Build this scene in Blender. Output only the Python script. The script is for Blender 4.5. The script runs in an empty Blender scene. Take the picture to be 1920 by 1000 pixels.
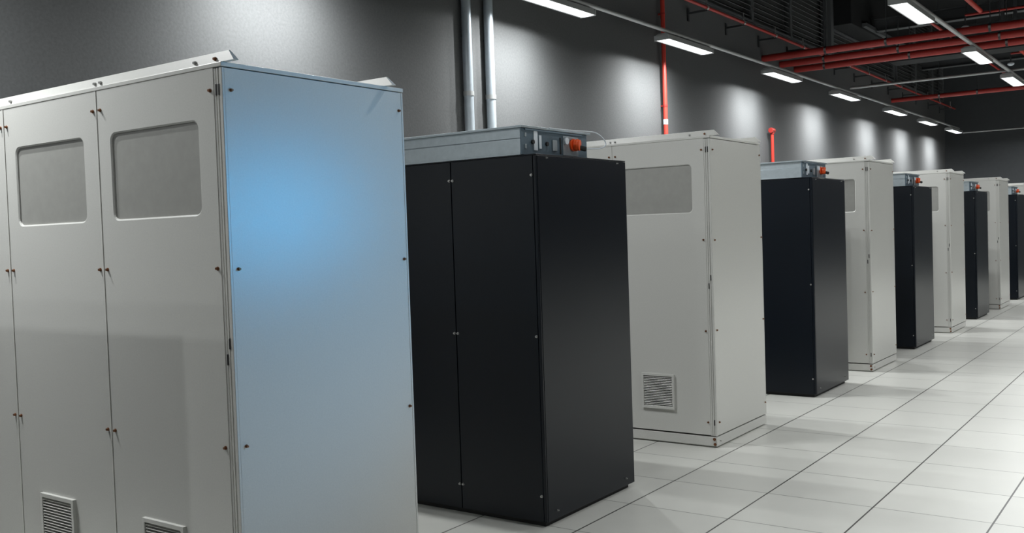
import bpy, bmesh, math, random
from mathutils import Vector, Matrix

sc = bpy.context.scene
COL = sc.collection
random.seed(7)

# ------------------------------------------------------------------ camera
F_PX, YAW, PITCH, ROLL, CAM_H = 1812.7, math.radians(35.61), math.radians(1.96), math.radians(-1.928), 1.5727
fw = Vector((-math.sin(YAW) * math.cos(PITCH), math.cos(YAW) * math.cos(PITCH), -math.sin(PITCH)))
rt = Vector((math.cos(YAW), math.sin(YAW), 0))
up = rt.cross(fw)
R = rt * math.cos(ROLL) + up * math.sin(ROLL)
U = -rt * math.sin(ROLL) + up * math.cos(ROLL)
cd = bpy.data.cameras.new('camera')
cd.sensor_width = 36.0
cd.lens = F_PX / 1920 * 36
cd.clip_start = 0.05
cam = bpy.data.objects.new('camera', cd)
COL.objects.link(cam)
m = Matrix.Identity(4)
for i in range(3):
    m[i][0], m[i][1], m[i][2] = R[i], U[i], -fw[i]
m[0][3], m[1][3], m[2][3] = 0, 0, CAM_H
cam.matrix_world = m
sc.camera = cam

# ------------------------------------------------------------------ world, exposure
w = bpy.data.worlds.new('world')
sc.world = w
w.use_nodes = True
w.node_tree.nodes['Background'].inputs[0].default_value = (0.8, 0.9, 1.0, 1)
w.node_tree.nodes['Background'].inputs[1].default_value = 0.02
sc.view_settings.view_transform = 'Standard'
sc.view_settings.look = 'None'
sc.view_settings.gamma = 1
sc.view_settings.use_curve_mapping = False
sc.view_settings.exposure = 0.0

# lamp kinds: (watts, beam exponent, share of light near the horizontal)
LAMPS = {'wall': (455.0, 1.6, 0.07), 'edge': (105.0, 1.0, 0.05), 'aisle': (375.0, 3.4, 0.012)}        # watts of each ceiling lamp
LAMP_SPREAD = math.radians(174)
LAMP_COL = (0.96, 0.985, 0.985)
BLUE_W = 200.0

# blue spotlight standing further up the aisle, aimed at the nearest cabinet
bl = bpy.data.lights.new('blue_light', 'SPOT')
bl.energy = BLUE_W
bl.color = (0.02, 0.47, 1.0)
bl.spot_size = math.radians(42)
bl.spot_blend = 1.0
bl.shadow_soft_size = 0.30
blo = bpy.data.objects.new('blue_light', bl)
COL.objects.link(blo)
blo.location = (0.35, 4.98, 1.80)
blo.rotation_euler = (Vector((-2.81, 2.45, 1.55)) - blo.location).to_track_quat('-Z', 'Y').to_euler()

# ------------------------------------------------------------------ helpers
def mat(name, col, rough=0.5, metal=0.0, spec=0.5, noise=0.0, nscale=60.0, bump=0.0, bscale=200.0, emit=None, coat=0.0):
    mt = bpy.data.materials.new(name)
    mt.use_nodes = True
    nt = mt.node_tree
    b = nt.nodes['Principled BSDF']
    b.inputs['Base Color'].default_value = (*col, 1)
    b.inputs['Roughness'].default_value = rough
    b.inputs['Metallic'].default_value = metal
    b.inputs['Specular IOR Level'].default_value = spec
    if coat:
        b.inputs['Coat Weight'].default_value = coat
        b.inputs['Coat Roughness'].default_value = 0.15
    if emit:
        b.inputs['Emission Color'].default_value = (*emit[0], 1)
        b.inputs['Emission Strength'].default_value = emit[1]
    if noise or bump:
        tc = nt.nodes.new('ShaderNodeTexCoord')
    if noise:
        n = nt.nodes.new('ShaderNodeTexNoise')
        n.inputs['Scale'].default_value = nscale
        n.inputs['Detail'].default_value = 5
        n.inputs['Roughness'].default_value = 0.65
        nt.links.new(tc.outputs['Object'], n.inputs['Vector'])
        mr = nt.nodes.new('ShaderNodeMapRange')
        mr.inputs['From Min'].default_value = 0.25
        mr.inputs['From Max'].default_value = 0.75
        mr.inputs['To Min'].default_value = 1 - noise
        mr.inputs['To Max'].default_value = 1 + noise
        nt.links.new(n.outputs['Fac'], mr.inputs['Value'])
        mx = nt.nodes.new('ShaderNodeVectorMath')
        mx.operation = 'SCALE'
        mx.inputs[0].default_value = col
        nt.links.new(mr.outputs['Result'], mx.inputs['Scale'])
        nt.links.new(mx.outputs['Vector'], b.inputs['Base Color'])
    if bump:
        n2 = nt.nodes.new('ShaderNodeTexNoise')
        n2.inputs['Scale'].default_value = bscale
        n2.inputs['Detail'].default_value = 3
        nt.links.new(tc.outputs['Object'], n2.inputs['Vector'])
        bp = nt.nodes.new('ShaderNodeBump')
        bp.inputs['Strength'].default_value = bump
        bp.inputs['Distance'].default_value = 0.002
        nt.links.new(n2.outputs['Fac'], bp.inputs['Height'])
        nt.links.new(bp.outputs['Normal'], b.inputs['Normal'])
    return mt

M = {}
M['wall'] = mat('concrete_paint', (0.077, 0.0795, 0.081), 0.75, noise=0.17, nscale=55, bump=0.35, bscale=55)
M['end_wall'] = mat('dark_end_wall_paint', (0.042, 0.046, 0.05), 0.8, noise=0.08, nscale=10)
M['ceiling'] = mat('black_ceiling_paint', (0.012, 0.013, 0.014), 0.9)
M['grey'] = mat('light_grey_powder_coat', (0.60, 0.60, 0.572), 0.25, noise=0.05, nscale=160, bump=0.18, bscale=420)
M['grey_lid'] = mat('light_grey_roof_paint', (0.60, 0.60, 0.57), 0.38, noise=0.02)
M['pane'] = mat('grey_window_plastic', (0.33, 0.33, 0.31), 0.5, noise=0.06, nscale=18)
M['dark'] = mat('black_blue_powder_coat', (0.001, 0.0035, 0.008), 0.28, spec=0.30, noise=0.05, nscale=80, bump=0.2, bscale=500)
M['vent_dark'] = mat('vent_shade_grey', (0.10, 0.10, 0.095), 0.8)  # dark tone stands in for shade between the vent slats
M['black'] = mat('black_rubber', (0.006, 0.006, 0.007), 0.6)
M['galv'] = mat('galvanised_steel', (0.36, 0.41, 0.44), 0.42, metal=0.55, noise=0.10, nscale=25)
M['galv_dark'] = mat('grey_blue_steel_plate', (0.11, 0.16, 0.20), 0.5, metal=0.2, noise=0.08, nscale=30)
M['galv_duct'] = mat('bright_galvanised_pipe', (0.40, 0.45, 0.49), 0.42, metal=0.35, noise=0.08, nscale=20)
M['brass'] = mat('brass_screw', (0.20, 0.085, 0.04), 0.4, metal=0.6)
M['steel'] = mat('steel_screw', (0.45, 0.45, 0.44), 0.35, metal=0.7)
M['white'] = mat('white_label', (0.72, 0.78, 0.84), 0.5)
M['orange'] = mat('orange_plastic', (0.85, 0.10, 0.015), 0.4)
M['cable'] = mat('pale_cable', (0.55, 0.60, 0.65), 0.5)
M['red'] = mat('red_pipe_shaded', (0.34, 0.026, 0.02), 0.42)  # pipe red darkened in colour for the dim light above the lamps
M['redwall'] = mat('red_pipe_lit', (0.50, 0.045, 0.03), 0.42)  # lighter copy of the pipe red, lamp light put into the colour
M['conduit'] = mat('grey_conduit', (0.40, 0.41, 0.41), 0.4, metal=0.3)
M['steel_dark'] = mat('dark_steel', (0.030, 0.033, 0.036), 0.6)
M['housing'] = mat('lamp_housing_grey', (0.35, 0.36, 0.36), 0.45)
M['glow'] = mat('lamp_diffuser', (0.8, 0.8, 0.8), 0.5, emit=((0.95, 0.99, 1.0), 1.7))
M['duct'] = mat('matt_black_duct', (0.006, 0.007, 0.008), 0.8)

def floor_material():
    mt = bpy.data.materials.new('raised_floor_tiles')
    mt.use_nodes = True
    nt = mt.node_tree
    b = nt.nodes['Principled BSDF']
    L = nt.links.new
    tc = nt.nodes.new('ShaderNodeTexCoord')
    sp = nt.nodes.new('ShaderNodeSeparateXYZ')
    L(tc.outputs['Object'], sp.inputs[0])

    def math_n(op, a, bb=None, c=None):
        n = nt.nodes.new('ShaderNodeMath')
        n.operation = op
        for k, v in enumerate((a, bb, c)):
            if v is None:
                continue
            if hasattr(v, 'type') or hasattr(v, 'is_linked'):
                L(v, n.inputs[k])
            else:
                n.inputs[k].default_value = v
        return n.outputs[0]
    TX, TY = 0.6, 0.5769
    ax = math_n('DIVIDE', math_n('SUBTRACT', sp.outputs['X'], -2.6898 - 30 * TX), TX)
    ay = math_n('DIVIDE', math_n('SUBTRACT', sp.outputs['Y'], 7.7213 - 60 * TY), TY)
    fx = math_n('PINGPONG', math_n('FRACT', ax), 0.5)
    fy = math_n('PINGPONG', math_n('FRACT', ay), 0.5)
    jx = math_n('LESS_THAN', fx, 0.0078)       # edge trim along the aisle: wider, darker
    jy = math_n('LESS_THAN', fy, 0.0062)
    # per tile tone
    cmb = nt.nodes.new('ShaderNodeCombineXYZ')
    L(math_n('FLOOR', ax), cmb.inputs[0]); L(math_n('FLOOR', ay), cmb.inputs[1])
    wn = nt.nodes.new('ShaderNodeTexWhiteNoise')
    L(cmb.outputs[0], wn.inputs['Vector'])
    nz = nt.nodes.new('ShaderNodeTexNoise')
    nz.inputs['Scale'].default_value = 9
    nz.inputs['Detail'].default_value = 6
    L(tc.outputs['Object'], nz.inputs['Vector'])
    tone = math_n('ADD', math_n('MULTIPLY', wn.outputs['Value'], 0.05), math_n('MULTIPLY', nz.outputs['Fac'], 0.08))
    tone = math_n('ADD', tone, 0.90)
    sc1 = nt.nodes.new('ShaderNodeVectorMath'); sc1.operation = 'SCALE'
    sc1.inputs[0].default_value = (0.66, 0.66, 0.62)
    L(tone, sc1.inputs['Scale'])
    m1 = nt.nodes.new('ShaderNodeMix'); m1.data_type = 'RGBA'
    L(jy, m1.inputs['Factor']); L(sc1.outputs[0], m1.inputs['A'])
    m1.inputs['B'].default_value = (0.22, 0.22, 0.205, 1)
    m2 = nt.nodes.new('ShaderNodeMix'); m2.data_type = 'RGBA'
    L(jx, m2.inputs['Factor']); L(m1.outputs['Result'], m2.inputs['A'])
    m2.inputs['B'].default_value = (0.06, 0.06, 0.055, 1)
    L(m2.outputs['Result'], b.inputs['Base Color'])
    rg = math_n('ADD', math_n('MULTIPLY', nz.outputs['Fac'], 0.10), 0.28)
    L(rg, b.inputs['Roughness'])
    b.inputs['Specular IOR Level'].default_value = 0.45
    return mt
M['floor'] = floor_material()

def box(bm, x0, x1, y0, y1, z0, z1):
    v = [bm.verts.new(p) for p in ((x0, y0, z0), (x1, y0, z0), (x1, y1, z0), (x0, y1, z0), (x0, y0, z1), (x1, y0, z1), (x1, y1, z1), (x0, y1, z1))]
    for f in ((3, 2, 1, 0), (4, 5, 6, 7), (0, 1, 5, 4), (1, 2, 6, 5), (2, 3, 7, 6), (3, 0, 4, 7)):
        bm.faces.new([v[i] for i in f])

def tube(bm, a, b, r, n=16):
    a, b = Vector(a), Vector(b)
    d = (b - a).normalized()
    q = Vector((0, 0, 1)) if abs(d.z) < 0.9 else Vector((1, 0, 0))
    u = d.cross(q).normalized(); v = d.cross(u)
    ra = [bm.verts.new(a + (u * math.cos(2 * math.pi * i / n) + v * math.sin(2 * math.pi * i / n)) * r) for i in range(n)]
    rb = [bm.verts.new(b + (u * math.cos(2 * math.pi * i / n) + v * math.sin(2 * math.pi * i / n)) * r) for i in range(n)]
    for i in range(n):
        f = bm.faces.new([ra[i], ra[(i + 1) % n], rb[(i + 1) % n], rb[i]])
        f.smooth = True
    for cap in (bm.faces.new(ra[::-1]), bm.faces.new(rb)):
        for e in cap.edges:
            e.smooth = False

def sweep(bm, pts, r, n=10):
    pts = [Vector(p) for p in pts]
    rings = []
    u = None
    for i, p in enumerate(pts):
        d = (pts[min(i + 1, len(pts) - 1)] - pts[max(i - 1, 0)]).normalized()
        if u is None:
            q = Vector((0, 0, 1)) if abs(d.z) < 0.9 else Vector((1, 0, 0))
            u = d.cross(q).normalized()
        else:
            u = (u - d * u.dot(d)).normalized()
        v = d.cross(u)
        rings.append([bm.verts.new(p + (u * math.cos(2 * math.pi * k / n) + v * math.sin(2 * math.pi * k / n)) * r) for k in range(n)])
    for a, b in zip(rings, rings[1:]):
        for k in range(n):
            f = bm.faces.new([a[k], a[(k + 1) % n], b[(k + 1) % n], b[k]]); f.smooth = True
    for cap in (bm.faces.new(rings[0][::-1]), bm.faces.new(rings[-1])):
        for e in cap.edges:
            e.smooth = False

def prism(bm, prof, axis, t0, t1):
    """extrude a 2-D profile. axis 'x': prof is (y,z); axis 'y': prof is (x,z); axis 'z': prof is (x,y)"""
    def pt(p, t):
        return {'x': (t, p[0], p[1]), 'y': (p[0], t, p[1]), 'z': (p[0], p[1], t)}[axis]
    a = [bm.verts.new(pt(p, t0)) for p in prof]
    b = [bm.verts.new(pt(p, t1)) for p in prof]
    n = len(prof)
    for i in range(n):
        bm.faces.new([a[i], a[(i + 1) % n], b[(i + 1) % n], b[i]])
    bm.faces.new(a[::-1]); bm.faces.new(b)

def obj(name, bm, m_, parent=None, bevel=0.0, loc=None):
    bmesh.ops.recalc_face_normals(bm, faces=bm.faces)
    me = bpy.data.meshes.new(name)
    bm.to_mesh(me); bm.free()
    me.materials.append(m_)
    o = bpy.data.objects.new(name, me)
    COL.objects.link(o)
    if parent:
        o.parent = parent
    if loc:
        o.location = loc
    if bevel:
        bv = o.modifiers.new('bevel', 'BEVEL')
        bv.width = bevel; bv.segments = 2; bv.limit_method = 'ANGLE'
    return o

def boxes(name, lst, m_, parent=None, bevel=0.0):
    bm = bmesh.new()
    for b in lst:
        box(bm, *b)
    return obj(name, bm, m_, parent, bevel)

def tag(o, label, cat, group=None):
    o['label'] = label; o['category'] = cat
    if group:
        o['group'] = group
    return o

def thing(name, label, cat, loc=(0, 0, 0), group=None):
    o = bpy.data.objects.new(name, None)
    COL.objects.link(o)
    o.location = loc
    o.empty_display_size = 0.2
    return tag(o, label, cat, group)

def struct(o):
    o['kind'] = 'structure'
    return o

def dup(root, loc, label, group=None):
    r = root.copy(); COL.objects.link(r); r.location = loc; r['label'] = label
    if group:
        r['group'] = group
    for ch in list(root.children):
        c = ch.copy(); COL.objects.link(c); c.parent = r
        for g in list(ch.children):
            d = g.copy(); COL.objects.link(d); d.parent = c
    return r

# ------------------------------------------------------------------ the hall
XW, YE, ZC = -5.22, 26.0, 6.3
XR, YB = 7.5, -4.5
struct(boxes('floor', [(XW - .2, XR + .2, YB - .2, YE + .2, -0.12, 0)], M['floor']))
def wall_mesh():
    bm = bmesh.new()
    box(bm, XW - .2, XW, YB, YE, 0, 4.46)
    box(bm, XW - .2, XW - 0.14, YB, YE, 4.46, ZC)       # thin backing behind the louvres
    return bm
struct(obj('wall_left', wall_mesh(), M['wall']))
struct(boxes('wall_end', [(XW - .2, XR + .2, YE, YE + .2, 0, ZC)], M['end_wall']))
struct(boxes('wall_right', [(XR, XR + .2, YB, YE, 0, ZC)], M['end_wall']))
struct(boxes('wall_back', [(XW - .2, XR + .2, YB - .2, YB, 0, ZC)], M['end_wall']))
struct(boxes('ceiling', [(XW - .2, XR + .2, YB - .2, YE + .2, ZC, ZC + .15)], M['ceiling']))

# ------------------------------------------------------------------ grey cabinets
GD, GH = 0.9487, 2.2
SEAMS = [(-0.047, -0.780), (-0.792, -1.512), (-1.524, -2.170)]
WIN = [(-0.147, -0.695), (-0.895, -1.424), (-1.60, -2.09)]
VENT = [(-0.320, -0.583), (-1.077, -1.338), None]

def rounded(x0, x1, z0, z1, r, n=5):
    pts = []
    for cx, cz, a0 in ((x1 - r, z1 - r, 0), (x0 + r, z1 - r, 90), (x0 + r, z0 + r, 180), (x1 - r, z0 + r, 270)):
        for k in range(n + 1):
            a = math.radians(a0 + 90 * k / n)
            pts.append((cx + r * math.cos(a), cz + r * math.sin(a)))
    return pts

def door_with_window(x0, x1, z0, z1, hole, yf=0.0, t=0.018):
    bm = bmesh.new()
    r = 0.028
    outer = [(x0, z0), (x1, z0), (x1, z1), (x0, z1)]
    bev = rounded(hole[0] - .006, hole[1] + .006, hole[2] - .006, hole[3] + .006, r + .006)
    inner = rounded(*hole, r)
    def loop(pts, y):
        return [bm.verts.new((p[0], y, p[1])) for p in pts]
    def bridge(a, b):
        n = len(a)
        for i in range(n):
            bm.faces.new([a[i], a[(i + 1) % n], b[(i + 1) % n], b[i]])
    def fill(a, b):
        es = [bm.edges.get((l[i], l[(i + 1) % len(l)])) or bm.edges.new((l[i], l[(i + 1) % len(l)])) for l in (a, b) for i in range(len(l))]
        bmesh.ops.triangle_fill(bm, edges=es, use_beauty=True)
    of, hf, hm, hb, ob = loop(outer, yf), loop(bev, yf), loop(inner, yf + .004), loop(inner, yf + t), loop(outer, yf + t)
    fill(of, hf); bridge(hf, hm); bridge(hm, hb); bridge(of, ob); fill(ob, hb)
    return bm

def screw(parent, p, axis, m_, r=0.0058):
    bm = bmesh.new()
    a = Vector(p)
    d = {'y': Vector((0, -1, 0)), 'x': Vector((1, 0, 0))}[axis]
    tube(bm, (0, 0, 0), d * 0.003, r * 1.25, 12)
    tube(bm, d * 0.003, d * 0.010, r * 0.85, 12)
    return obj('screw', bm, m_, parent, loc=a)

def vent_grille(parent, x0, x1, z0, z1):
    bm = bmesh.new()
    f = 0.016
    box(bm, x0, x1, -0.016, 0.0, z1 - f, z1); box(bm, x0, x1, -0.016, 0.0, z0, z0 + f)
    box(bm, x0, x0 + f, -0.016, 0.0, z0 + f, z1 - f); box(bm, x1 - f, x1, -0.016, 0.0, z0 + f, z1 - f)
    n = 18
    h = (z1 - z0 - 2 * f) / n
    for i in range(n):
        z = z0 + f + i * h
        prism(bm, [(-0.014, z + .10 * h), (-0.013, z + .22 * h), (-0.002, z + .62 * h), (-0.002, z + .46 * h)], 'x', x0 + f, x1 - f)
    g = obj('vent_grille', bm, M['grey_lid'], parent)
    g['label'] = 'louvred vent grille'
    boxes('vent_shade_backing', [(x0 + f * .5, x1 - f * .5, -0.0018, 0.0005, z0 + f * .5, z1 - f * .5)], M['vent_dark'], parent)  # added dark sheet, so the gaps between slats look shaded
    return g

def make_grey(label):
    t = thing('equipment_cabinet', label, 'cabinet', (0, 0, 0), 'light grey cabinets of the row')
    W = -2.18
    # carcass
    bm = bmesh.new()
    box(bm, W, -0.012, 0.020, GD - 0.012, 0.085, GH - 0.004)
    obj('carcass', bm, M['grey'], t)
    # plinth: recessed seam above, skirting flush
    bm = bmesh.new()
    box(bm, W, -0.001, 0.001, GD - 0.001, 0.012, 0.078)
    box(bm, W + .02, -0.02, 0.02, GD - 0.02, 0.0, 0.012)
    p = obj('plinth', bm, M['grey'], t, 0.002)
    screw(p, (-0.022, 0.001, 0.062), 'y', M['brass'], 0.009)
    screw(p, (-0.018, 0.001, 0.026), 'y', M['brass'], 0.009)
    screw(p, (-0.001, 0.055, 0.045), 'x', M['steel'], 0.004)
    # corner post with two long grooves
    prof = [(-0.0465, 0.020), (-0.0465, 0.002), (-0.036, 0.002), (-0.036, 0.006), (-0.029, 0.006), (-0.029, 0.001), (-0.0215, 0.001), (-0.0215, 0.006),
            (-0.0145, 0.006), (-0.0145, 0.001), (-0.002, 0.001), (0.0, 0.003), (0.0, 0.012), (-0.003, 0.013), (-0.020, 0.030)]
    bm = bmesh.new(); prism(bm, prof, 'z', 0.085, GH - 0.006)
    post = obj('corner_post', bm, M['grey'], t)
    for (px, py, pz) in ((-0.036, 0.004, 2.118), (-0.0215, 0.004, 2.118), (-0.036, 0.004, 1.154), (-0.0215, 0.004, 1.212), (-0.0215, 0.004, 0.180)):
        s = boxes('latch_slot', [(px - .0005, px + 0.0077, py - .0052, py + .007, pz - .020, pz + .020)], M['black'], post, 0.0015)
        s['label'] = 'small black slot'
    # rear corner post edge
    boxes('rear_post', [(-0.03, 0.001, GD - 0.010, GD + 0.001, 0.085, GH - 0.006)], M['grey'], t, 0.002)
    # doors
    for i, (a, b) in enumerate(SEAMS):
        wa, wb = WIN[i]
        d = obj('door', door_with_window(b, a, 0.090, GH - 0.003, (wb, wa, 1.680, 2.018)), M['grey'], t)
        bm = bmesh.new(); box(bm, wb - .012, wa + .012, 0.009, 0.017, 1.668, 2.030)
        pn = obj('window_pane', bm, M['pane'], d)
        pn['label'] = 'recessed darker grey pane'
        if VENT[i]:
            vent_grille(d, VENT[i][1], VENT[i][0], 0.252, 0.508)
        for z in (2.118, 1.482, 0.833, 0.181):
            for sx in (a - 0.018, b + 0.022):
                if sx < -2.1:
                    continue
                screw(d, (sx, 0, z), 'y', M['brass'])
    # bright seam strips between the doors
    for a in (-0.786, -1.518):
        boxes('seam_strip', [(a - 0.006, a + 0.001, -0.002, 0.016, 0.088, GH - 0.004), (a + 0.001, a + 0.0055, 0.0015, 0.016, 0.088, GH - 0.004)], M['grey_lid'], t)
    # end panel
    bm = bmesh.new(); box(bm, -0.014, 0.0004, 0.0125, GD - 0.011, 0.088, GH - 0.006)
    s = obj('side_panel', bm, M['grey'], t, 0.0006)
    for y in (0.062 - 0.030, GD - 0.028):
        for z in (2.116, 1.478, 0.838, 0.181):
            screw(s, (0.001, y + (0.006 if y < .1 else 0), z), 'x', M['brass'], 0.0052)
    # roof
    bm = bmesh.new()
    box(bm, W, 0.003, -0.002, GD + 0.003, GH - 0.002, GH + 0.014)
    obj('roof_rim', bm, M['grey_lid'], t, 0.002)
    def strip(prof, ends):
        bm = bmesh.new()
        a = [bm.verts.new((W, p[0], p[1])) for p in prof]
        b = [bm.verts.new((e, p[0], p[1])) for p, e in zip(prof, ends)]
        n = len(prof)
        for k in range(n):
            bm.faces.new([a[k], a[(k + 1) % n], b[(k + 1) % n], b[k]])
        bm.faces.new(a[::-1]); bm.faces.new(b)
        return obj('roof_strip', bm, M['grey_lid'], t)
    # thin bent-up flanges whose ends are cut at a slant and overhang the side
    f = strip([(0.006, GH + .0145), (0.016, GH + .052), (0.022, GH + .053), (0.030, GH + .0145)], (0.062, 0.026, 0.026, 0.062))
    strip([(0.838, GH + .0145), (0.848, GH + .053), (0.854, GH + .054), (0.862, GH + .0145)], (0.045, 0.004, 0.004, 0.045))
    for xx in (-0.040, -0.155, -0.76, -0.80, -1.46):
        screw(f, (xx, 0.0095, GH + 0.028), 'y', M['brass'] if xx > -.1 else M['steel'], 0.006)
    return t

YG = [2.207, 6.356, 10.334, 14.243, 18.166, 22.10]
GX = -2.8132
glabels = ['big light grey cabinet nearest the camera, blue glow on its side panel',
           'light grey cabinet between the two nearest dark cabinets, with window and lower vent visible',
           'light grey cabinet behind the second dark cabinet, third grey one along the row',
           'light grey cabinet behind the third dark cabinet, fourth grey one along the row',
           'light grey cabinet behind the fourth dark cabinet, fifth grey one along the row',
           'farthest light grey cabinet, only its top corner visible at the right edge of the photo']
g0 = make_grey(glabels[0])
g0.location = (GX, YG[0], 0)
for y, l in zip(YG[1:], glabels[1:]):
    dup(g0, (GX, y, 0), l)

# ------------------------------------------------------------------ dark cabinets
DD, DH = 0.9685, 1.9875
DS = [0.0, -0.575, -1.150, -1.725, -2.12]

def make_dark(label):
    t = thing('server_cabinet', label, 'cabinet', (0, 0, 0), 'dark cabinets of the row')
    boxes('carcass', [(DS[-1] + .004, -0.012, 0.014, DD - 0.004, 0.035, DH - 0.004)], M['dark'], t)
    boxes('base', [(DS[-1] + .03, -0.03, 0.03, DD - .03, 0.0, 0.035)], M['black'], t)
    boxes('top_plate', [(DS[-1], -0.001, 0.001, DD, DH - 0.006, DH)], M['dark'], t, 0.0015)
    for i in range(4):
        a, b = DS[i] - (0.022 if i == 0 else 0.003), DS[i + 1] + 0.003
        d = boxes('front_panel', [(b, a, 0.0, 0.014, 0.030, DH - 0.008)], M['dark'], t, 0.0015)
        for z in (1.876, 1.023, 0.170):
            for sx in (a - 0.008, b + 0.010):
                if sx < -2.05 or (i == 0 and sx > -.1 and False):
                    continue
                screw(d, (sx, 0, z), 'y', M['steel'], 0.006)
    boxes('corner_post', [(-0.020, -0.001, 0.001, 0.012, 0.030, DH - 0.008)], M['dark'], t, 0.002)
    s = boxes('side_panel', [(-0.012, 0.0, 0.014, DD - .002, 0.030, DH - 0.008)], M['dark'], t, 0.0015)
    for y, z in ((0.10, 1.968), (0.86, 1.968), (0.10, 0.075), (0.86, 0.075)):
        screw(s, (0, y, z), 'x', M['steel'], 0.004)
    # galvanised box channel lying along the cabinet top
    x0, x1, y0, y1, z0, z1 = DS[-1], -0.090, -0.004, 0.665, DH, DH + 0.148
    bm = bmesh.new()
    prism(bm, [(y0, z0), (y0 + .002, z0 + .085), (y0 + .010, z0 + .092), (y0 + .012, z1 - .004), (y1, z1 - .004), (y1, z0)], 'x', x0, x1 - 0.003)
    box(bm, x0, x1 - .002, y0 - .004, y0 + .004, z0, z0 + 0.010)
    box(bm, x0, x1 + .014, y0 - .006, y1 + .030, z1 - .004, z1 + .008)
    tb = obj('cable_channel', bm, M['galv'], t, 0.0015)
    tb['label'] = 'galvanised box channel on the cabinet top'
    bm = bmesh.new(); box(bm, x1 - .003, x1 + .004, y0, y1, z0 + .002, z1 - .006)
    box(bm, x1 + .004, x1 + .012, y0 + .03, y1 - .06, z1 - .016, z1 - .006)
    e = obj('end_plate', bm, M['galv_dark'], tb, 0.001); e['label'] = 'grey blue end plate'
    X = x1 + .004
    def small(name, y0_, y1_, za, zb, th, m_, lab=None, bev=0.001):
        o = boxes(name, [(X - .001, X + th, y0_, y1_, z0 + za, z0 + zb)], m_, tb, bev)
        if lab:
            o['label'] = lab
        return o
    small('label_plate', 0.112, 0.148, 0.028, 0.132, 0.004, M['white'], 'white upright label')
    small('label_plate', 0.163, 0.186, 0.040, 0.112, 0.004, M['white'], 'narrow white label')
    small('slot', 0.372, 0.386, 0.020, 0.112, 0.003, M['black'])
    small('junction_plate', 0.400, 0.560, 0.014, 0.122, 0.006, M['galv'], 'bright steel plate')
    small('contact_block', 0.292, 0.338, 0.034, 0.094, 0.007, M['galv'])
    small('rivet_plate', 0.028, 0.044, 0.098, 0.118, 0.003, M['galv'])
    small('rivet_plate', 0.028, 0.044, 0.034, 0.058, 0.003, M['galv'])
    for y, z in ((0.100, 0.072), (0.238, 0.068)):
        bm = bmesh.new(); tube(bm, (0, 0, 0), (.010, 0, 0), 0.012, 14)
        kn = obj('keyhole', bm, M['black'], tb, loc=(X, y, z0 + z))
    bm = bmesh.new()
    tube(bm, (0, 0, 0), (0.012, 0, 0), 0.036, 20)
    tube(bm, (0.012, 0, 0), (0.044, 0.010, -0.003), 0.031, 20)
    tube(bm, (0.018, 0.003, 0), (0.032, 0.008, -0.002), 0.035, 8)
    c = obj('plug', bm, M['orange'], tb, 0.002, loc=(X + .006, 0.500, z0 + 0.076)); c['label'] = 'round orange plug'
    bm = bmesh.new()
    tube(bm, (0, 0, 0), (0.022, 0.030, -0.008), 0.014, 14)
    obj('plug_cap', bm, M['black'], tb, loc=(X + .040, 0.520, z0 + 0.060))
    bm = bmesh.new()
    tube(bm, (0, 0, 0), (0.014, 0, 0), 0.020, 14)
    obj('collar', bm, M['white'], tb, loc=(X + .004, 0.425, z0 + 0.095))
    return t, tb, (X, z0, z1)

YD = [4.211, 0.19, 8.606, 12.325, 16.267, 20.305]
DX = -2.8407
dlabels = ['dark cabinet nearest the camera, between the first two light grey cabinets',
           'dark cabinet standing in front of the nearest grey cabinet, outside the photo',
           'second dark cabinet along the row, red standpipe rising behind it',
           'third dark cabinet along the row, narrow black front beside grey cabinets',
           'fourth dark cabinet along the row, small in the distance',
           'farthest dark cabinet, cut by the right edge of the photo']
d0, tb0, (CX, CZ0, CZ1) = make_dark(dlabels[0])
d0.location = (DX, YD[0], 0)
for y, l in zip(YD[1:], dlabels[1:]):
    dup(d0, (DX, y, 0), l)
# looped pale cable on the nearest dark cabinet only
ctrl = [(CX + .02, 0.24, CZ1 + .006), (CX + .03, 0.45, CZ1 + .006), (CX + .04, 0.62, CZ1 + .010), (CX + .05, 0.70, CZ1 + .004), (CX + .07, 0.745, CZ1 - .03),
        (CX + .08, 0.745, CZ1 - .065), (CX + .075, 0.69, CZ1 - .086), (CX + .070, 0.60, CZ1 - .092), (CX + .064, 0.552, CZ1 - .096)]
def catmull(P_, n=8):
    out = []
    P_ = [Vector(p) for p in P_]
    for i in range(len(P_) - 1):
        p0, p1, p2, p3 = P_[max(i - 1, 0)], P_[i], P_[i + 1], P_[min(i + 2, len(P_) - 1)]
        for k in range(n):
            s = k / n
            out.append(0.5 * ((2 * p1) + (-p0 + p2) * s + (2 * p0 - 5 * p1 + 4 * p2 - p3) * s * s + (-p0 + 3 * p1 - 3 * p2 + p3) * s ** 3))
    out.append(P_[-1])
    return out
bm = bmesh.new(); sweep(bm, catmull(ctrl), 0.0038)
o = obj('cable_loop', bm, M['cable'], tb0); o['label'] = 'thin pale looped cable'

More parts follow.
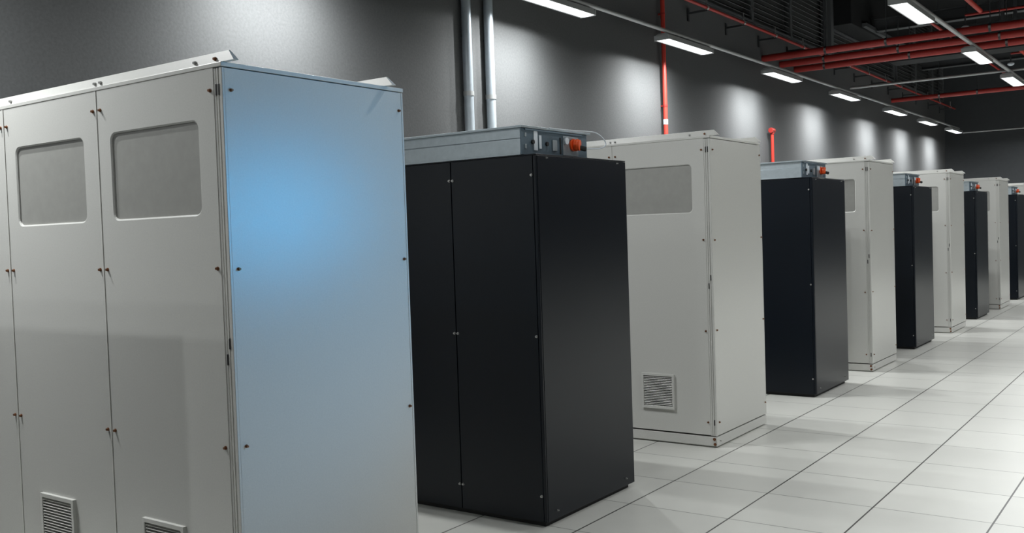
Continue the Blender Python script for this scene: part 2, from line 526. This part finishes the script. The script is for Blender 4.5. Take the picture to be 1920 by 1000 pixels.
# ------------------------------------------------------------------ ceiling lamps
def make_lamp(label, kind):
    watts, PHOTO_N, PHOTO_A = LAMPS[kind]
    t = thing('ceiling_lamp', label, 'lamp', (0, 0, 0), 'long ceiling lamps')
    hw, hl = 0.078, 0.575
    bm = bmesh.new()
    # origin at the underside of the diffuser; open trough shaped housing
    prism(bm, [(-hw, 0.004), (-hw - .004, 0.0), (-hw - .008, 0.004), (-hw + .004, 0.055), (-0.045, 0.070), (0.045, 0.070), (hw - .004, 0.055), (hw + .008, 0.004),
               (hw + .004, 0.0), (hw, 0.004), (hw, 0.020), (-hw, 0.020)], 'y', -hl, hl)
    box(bm, -hw - .006, hw + .006, -hl - .014, -hl, -0.002, 0.050)
    box(bm, -hw - .006, hw + .006, hl, hl + .014, -0.002, 0.050)
    obj('housing', bm, M['housing'], t)
    bm = bmesh.new()
    prism(bm, [(-hw + .002, 0.019), (-hw + .006, 0.004), (-0.03, -0.002), (0.03, -0.002), (hw - .006, 0.004), (hw - .002, 0.019)], 'y', -hl + .003, hl - .003)
    obj('diffuser', bm, M['glow'], t)['label'] = 'glowing white diffuser'
    bm = bmesh.new()
    for y in (-0.35, 0.35):
        tube(bm, (0.03, y, 0.070), (0.03, y, 0.082), 0.010, 10)
    obj('hanger', bm, M['conduit'], t)
    ld = bpy.data.lights.new('lamp_light', 'SPOT')
    spots = (-0.22, 0.22) if kind == 'wall' else (0.0,)
    ld.energy = watts / len(spots); ld.color = LAMP_COL
    ld.spot_size = LAMP_SPREAD; ld.spot_blend = 0.12
    ld.shadow_soft_size = 0.03
    # photometric curve of the fitting: mostly downward, weak near the horizontal and past the tube ends
    ld.use_nodes = True
    nt = ld.node_tree
    em = nt.nodes['Emission']
    tc = nt.nodes.new('ShaderNodeNewGeometry')
    sp = nt.nodes.new('ShaderNodeSeparateXYZ')
    nt.links.new(tc.outputs['Incoming'], sp.inputs[0])
    def mn(op, a, b):
        n = nt.nodes.new('ShaderNodeMath'); n.operation = op
        for k, v in enumerate((a, b)):
            if isinstance(v, (int, float)):
                n.inputs[k].default_value = v
            else:
                nt.links.new(v, n.inputs[k])
        return n.outputs[0]
    az = mn('ABSOLUTE', sp.outputs['Z'], 0.0)
    dn = mn('ADD', mn('MULTIPLY', mn('POWER', az, PHOTO_N), 1 - PHOTO_A), PHOTO_A)
    if kind == 'edge':          # batwing curve: least straight down
        dn = mn('MULTIPLY', dn, mn('SUBTRACT', 1.12, mn('MULTIPLY', az, az)))
    ey = mn('POWER', mn('SUBTRACT', 1.0001, mn('MULTIPLY', sp.outputs['Y'], sp.outputs['Y'])), 0.95 if kind == 'wall' else 0.0)
    nt.links.new(mn('MULTIPLY', dn, ey), em.inputs['Strength'])
    for y in spots:
        lo = bpy.data.objects.new('lamp_light', ld)
        COL.objects.link(lo); lo.parent = t; lo.location = (0, y, -0.035)
    return t

ZL = 3.585
row1 = [4.50, 7.33, 10.01, 13.08, 15.95, 19.08, 21.70, 24.31]
row1_all = [-1.2, 1.60] + row1
row2 = [10.08, 13.44, 16.22, 19.3, 22.1, 24.9]
ords = ['', 'nearest', 'second', 'third', 'fourth', 'fifth', 'sixth', 'farthest']
protos = {}
OUT = 'long ceiling lamp of the rows that lie outside the picture'
def put_lamp(kind, x, y, label, group):
    if kind not in protos:
        t = protos[kind] = make_lamp(label, kind)
        t.location = (x, y, ZL); t['group'] = group
    else:
        dup(protos[kind], (x, y, ZL), label, group)
for i, y in enumerate(row1):
    if i == 0:
        continue
    put_lamp('wall', -4.69, y, '%s long lit lamp in the row close to the grey wall' % ords[i], 'ceiling lamps beside the wall')
o2 = ['nearest', 'second', 'third']
for i, y in enumerate(row2[:3]):
    put_lamp('edge', -2.30, y, '%s long lit lamp in the row over the cabinet fronts, upper right' % o2[i], 'ceiling lamps over the aisle edge')
G_OUT = 'lamps outside the picture'
for y in (-1.2, 1.60, 4.50):
    put_lamp('wall', -4.69, y, OUT, G_OUT)
for y in (-1.0, 4.3, 7.2, 19.3, 22.1, 24.9):
    put_lamp('edge', -2.30, y, OUT, G_OUT)
for x in (0.1, 2.5):
    for y in (4.3, 7.2, 10.1, 13.4, 16.2, 19.3, 22.1, 24.9):
        put_lamp('aisle', x, y, OUT, G_OUT)

# ------------------------------------------------------------------ conduits carrying the lamps
def pipe(name, a, b, r, m_, label, cat, group=None, n=14):
    bm = bmesh.new(); tube(bm, a, b, r, n)
    return tag(obj(name, bm, m_), label, cat, group)
ZT = ZL + 0.100
pipe('conduit', (-4.66, YB + .02, ZT), (-4.66, 24.75, ZT), 0.020, M['conduit'], 'grey conduit running above the lamps beside the wall', 'conduit')
pipe('conduit', (-2.27, YB + .02, ZT), (-2.27, YE - .01, ZT), 0.024, M['conduit'], 'grey conduit running above the upper right row of lamps', 'conduit')
pipe('conduit', (-4.62, 15.98, ZT + .045), (XR - .01, 15.98, ZT + .045), 0.020, M['conduit'], 'grey conduit crossing from the wall lamps over to the aisle lamps', 'conduit')
pipe('conduit', (-4.66, 25.2, ZT - .07), (XR - .01, 25.2, ZT - .07), 0.018, M['conduit'], 'far grey conduit crossing in front of the end wall', 'conduit')

# ------------------------------------------------------------------ pipes on the wall
def riser(y, label):
    t = thing('wall_duct_pipe', label, 'pipe', (XW + .052, y, 0), 'galvanised risers on the wall')
    for z0, z1 in ((0.0, 2.79), (2.80, ZC)):
        bm = bmesh.new(); tube(bm, (0, 0, z0), (0, 0, z1), 0.042, 28)
        obj('pipe_length', bm, M['galv_duct'], t)
    bm = bmesh.new(); tube(bm, (0, 0, 2.775), (0, 0, 2.815), 0.047, 28)
    obj('coupling', bm, M['conduit'], t)
    for z in (1.2, 3.3, 4.2):
        boxes('bracket', [(-0.052, -0.03, -.012, .012, z - .012, z + .012)], M['steel_dark'], t)
    return t
riser(6.66, 'left one of two bright galvanised pipes standing on the wall')
riser(6.98, 'right one of two bright galvanised pipes standing on the wall')

t = thing('red_standpipe', 'tall thin red pipe running down the wall behind the second grey cabinet', 'pipe', (XW + .055, 10.43, 0))
bm = bmesh.new(); tube(bm, (0, 0, 0), (0, 0, ZC), 0.026, 20); obj('pipe_length', bm, M['redwall'], t)
bm = bmesh.new(); tube(bm, (0, 0, 2.80), (0, 0, 2.86), 0.0285, 20); obj('marker_band', bm, M['white'], t)['label'] = 'white band'
for z in (1.4, 3.02, 4.1):
    bm = bmesh.new()
    tube(bm, (0, 0, z - .012), (0, 0, z + .012), 0.030, 16); box(bm, -0.054, 0, -.008, .008, z - .010, z + .010)
    obj('bracket', bm, M['red'], t)

t = thing('red_hydrant_pipe', 'short red pipe with a round cap standing behind the second dark cabinet', 'pipe', (XW + .075, 13.86, 0))
bm = bmesh.new(); tube(bm, (0, 0, 0), (0, 0, 2.93), 0.024, 20); obj('pipe_length', bm, M['redwall'], t)
bm = bmesh.new(); tube(bm, (0, -.055, 2.955), (0, .055, 2.955), 0.040, 20)
tube(bm, (0, 0, 2.90), (0, 0, 2.96), 0.032, 20); obj('cap', bm, M['red'], t, 0.006)

# long rail of red pipe under the louvres
t = thing('red_rail_pipe', 'long thin red pipe on brackets along the wall under the louvres', 'pipe', (-4.96, 0, 4.275))
bm = bmesh.new(); tube(bm, (0, 6.0, 0), (0, 25.9, 0), 0.020, 14); obj('pipe_length', bm, M['red'], t)
for k in range(13):
    y = 11.23 + 1.178 * k
    if y > 25.8:
        break
    bm = bmesh.new()
    box(bm, -0.258, 0.012, y - .014, y + .014, -0.046, -0.022)
    box(bm, -0.258, -0.240, y - .020, y + .020, -0.13, 0.03)
    box(bm, -0.010, 0.010, y - .010, y + .010, -0.030, -0.018)
    br = obj('bracket', bm, M['steel_dark'], t)
    bm = bmesh.new()
    tube(bm, (0, y - .020, 0), (0, y + .020, 0), 0.030, 14)
    tube(bm, (0, y, 0.02), (0, y, 0.13), 0.008, 8)
    obj('clamp', bm, M['steel'], br)

# red pipes crossing overhead
def cross_pipe(x0, y, z, r, clamps, label):
    t = thing('red_cross_pipe', label, 'pipe', (0, y, z), 'red pipes crossing under the ceiling')
    bm = bmesh.new(); tube(bm, (x0, 0, 0), (XR - .02, 0, 0), r, 20); obj('pipe_length', bm, M['red'], t)
    for c in clamps:
        bm = bmesh.new()
        tube(bm, (c - .014, 0, 0), (c + .014, 0, 0), r + .006, 20)
        tube(bm, (c, 0, r), (c, 0, ZC - z), 0.006, 8)
        obj('clamp', bm, M['steel_dark'], t)
        bm = bmesh.new(); box(bm, c - .015, c + .015, -r - .016, -r - .002, -.016, .016); obj('clamp_screw', bm, M['steel'], t)
    return t
cross_pipe(XW, 13.75, 4.0, 0.050, (-4.30, -3.48, -2.20, -0.8), 'uppermost of the three thick parallel red pipes under the ceiling')
cross_pipe(XW, 14.47, 4.0, 0.050, (-4.55, -3.50, -2.20, -0.8), 'middle one of the three thick parallel red pipes under the ceiling')
cross_pipe(XW, 15.12, 4.0, 0.050, (-4.75, -3.50, -2.21, -0.8), 'lowest of the three thick parallel red pipes under the ceiling')
cross_pipe(XW, 20.95, 4.05, 0.045, (-4.3, -3.6, -2.2), 'single red pipe crossing farther back, above the distant wall lamps')
pipe('red_sprinkler_line', (-3.39, 6, 4.6), (-3.39, YE - .02, 4.6), 0.022, M['red'], 'thin red pipe running lengthwise behind the upper right lamps', 'pipe')
# two short bright red drops at upper right
def branch(x, y0, y1, label):
    t = thing('red_branch_pipe', label, 'pipe', (x, y0, 4.62), 'short red pipes hung from the ceiling')
    bm = bmesh.new(); tube(bm, (0, 0, 0), (0, y1 - y0, 0), 0.034, 16); obj('pipe_length', bm, M['redwall'], t)
    for f in (0.12, 0.8):
        bm = bmesh.new(); tube(bm, (0, (y1 - y0) * f, 0.03), (0, (y1 - y0) * f, ZC - 4.62), 0.007, 8); obj('hanger_rod', bm, M['steel_dark'], t)
branch(-2.65, 14.2, 15.75, 'short thick red pipe end at the top right, above the three red pipes')
branch(-2.70, 19.2, 20.9, 'short thick red pipe slanting at the right edge below the three pipes')

def detector(x, y, z, label):
    t = thing('ceiling_sprinkler', label, 'sprinkler', (x, y, z), 'white domes hanging under the ceiling')
    bm = bmesh.new()
    bmesh.ops.create_uvsphere(bm, u_segments=16, v_segments=8, radius=0.065, matrix=Matrix.Diagonal((1, 1, 0.6, 1)))
    for f in bm.faces:
        f.smooth = True
    obj('dome', bm, M['white'], t)
    bm = bmesh.new(); tube(bm, (0, 0, 0.03), (0, 0, 0.20), 0.012, 10); obj('drop_pipe', bm, M['steel_dark'], t)
    bm = bmesh.new(); tube(bm, (0, 0, 0.20), (2.2, 0, 0.20), 0.020, 10); obj('feed_pipe', bm, M['red'], t)
    bm = bmesh.new(); tube(bm, (0.03, 0, 0.20), (0.03, 0, ZC - z), 0.010, 10); obj('hanger_rod', bm, M['steel_dark'], t)
detector(-3.04, 16.77, 4.58, 'small white dome hanging above the three red pipes at upper right')
detector(-3.06, 21.36, 4.58, 'small white dome hanging below the three red pipes, near the right edge')

# ------------------------------------------------------------------ louvres high on the wall
def louvre(y0, y1, z0, z1, label):
    t = thing('louvre_panel', label, 'louvre', (XW, y0, z0), 'dark louvre panels high on the wall')
    bm = bmesh.new()
    H = z1 - z0; W = y1 - y0
    n = int(H / 0.075)
    for i in range(n):
        z = i * H / n
        prism(bm, [(-0.09, z + .064), (-0.084, z + .070), (-0.008, z + .012), (-0.014, z + .004)], 'y', 0.03, W - .03)
    obj('slats', bm, M['louvre'], t)
    boxes('frame', [(-0.10, 0.006, 0.0, 0.03, 0, H), (-0.10, 0.006, W - .03, W, 0, H), (-0.10, 0.006, 0.03, W - .03, 0, .03), (-0.10, 0.006, 0.03, W - .03, H - .03, H)], M['mullion'], t)
    return t
M['louvre'] = mat('dark_louvre_paint', (0.055, 0.058, 0.06), 0.6)
M['mullion'] = mat('grey_mullion_paint', (0.10, 0.105, 0.11), 0.6)
ll = ['first', 'second', 'third', 'fourth']
ys = [8.6, 10.2, 11.8, 13.4, 15.0, 16.80]
for i in range(5):
    louvre(ys[i] + .01, ys[i + 1] - .01, 4.47, ZC - .02, ['dark louvre panel high on the wall left of the long red pipe start', 'dark louvre panel at the top left of the louvre band', 'dark louvre panel near the top, second of the visible band',
           'dark louvre panel above the left ends of the three red pipes', 'dark louvre panel left of the black opening under the ceiling'][i])
louvre(16.98, 21.2, 4.47, 4.95, 'low dark louvre panel under the black opening')
ys2 = [21.4, 23.1, 24.75, 25.9]
for i in range(3):
    louvre(ys2[i] + .01, ys2[i + 1] - .01, 4.47, ZC - .02, ['dark louvre panel beyond the black opening', 'dark louvre panel near the far end of the wall', 'narrow dark louvre panel in the far corner'][i])
tag(boxes('wall_column', [(XW - .12, XW + .06, 16.82, 16.97, 4.47, ZC)], M['mullion'], bevel=.004), 'grey upright steel post left of the black opening under the ceiling', 'column')
tag(boxes('air_duct', [(XW - .12, XW + .35, 17.0, 21.0, 4.97, 6.0)], M['duct'], bevel=.01), 'matt black square duct set high on the wall', 'duct')

# ------------------------------------------------------------------ dark ceiling steelwork
M['beam'] = mat('grey_beam_paint', (0.09, 0.095, 0.10), 0.6)
def beam_x(y, z, h, label, x0=XW + .06):
    bm = bmesh.new()
    prism(bm, [(y - .09, z), (y + .09, z), (y + .09, z + .015), (y + .008, z + .015), (y + .008, z + h - .015), (y + .09, z + h - .015), (y + .09, z + h),
               (y - .09, z + h), (y - .09, z + h - .015), (y - .008, z + h - .015), (y - .008, z + .015), (y - .09, z + .015)], 'x', x0, XR - .02)
    return tag(obj('ceiling_beam', bm, M['beam']), label, 'beam', 'steel beams under the ceiling')
beam_x(18.3, 5.0, 0.22, 'grey steel beam crossing above the three red pipes', XW + .40)
beam_x(23.4, 4.95, 0.25, 'dim steel beam crossing near the far end')
beam_x(12.4, 5.6, 0.25, 'dim steel beam crossing at the top of the picture')
tag(boxes('brace', [(-4.86, -4.78, 17.6, 21.5, 5.0, 5.06)], M['beam']), 'slanting grey brace below the black duct', 'beam')
tag(boxes('air_duct', [(-2.4, -1.0, 21.6, 22.2, 4.7, 5.5)], M['duct'], bevel=.01), 'black duct box hanging at the upper right', 'duct')
tag(boxes('air_duct', [(-4.4, -1.0, 17.5, 18.0, 4.30, 4.57)], M['duct'], bevel=.01), 'long black duct behind the three red pipes', 'duct')
for i, x in enumerate((-2.60, -2.42, -2.26, -2.14)):
    tag(boxes('hanger_post', [(x, x + .05, 17.2, 17.26, 4.6, ZC)], M['steel_dark'], bevel=.003),
        ['leftmost', 'second', 'third', 'rightmost'][i] + ' of the dark hanging posts at the top right corner', 'post', 'dark hanging posts')
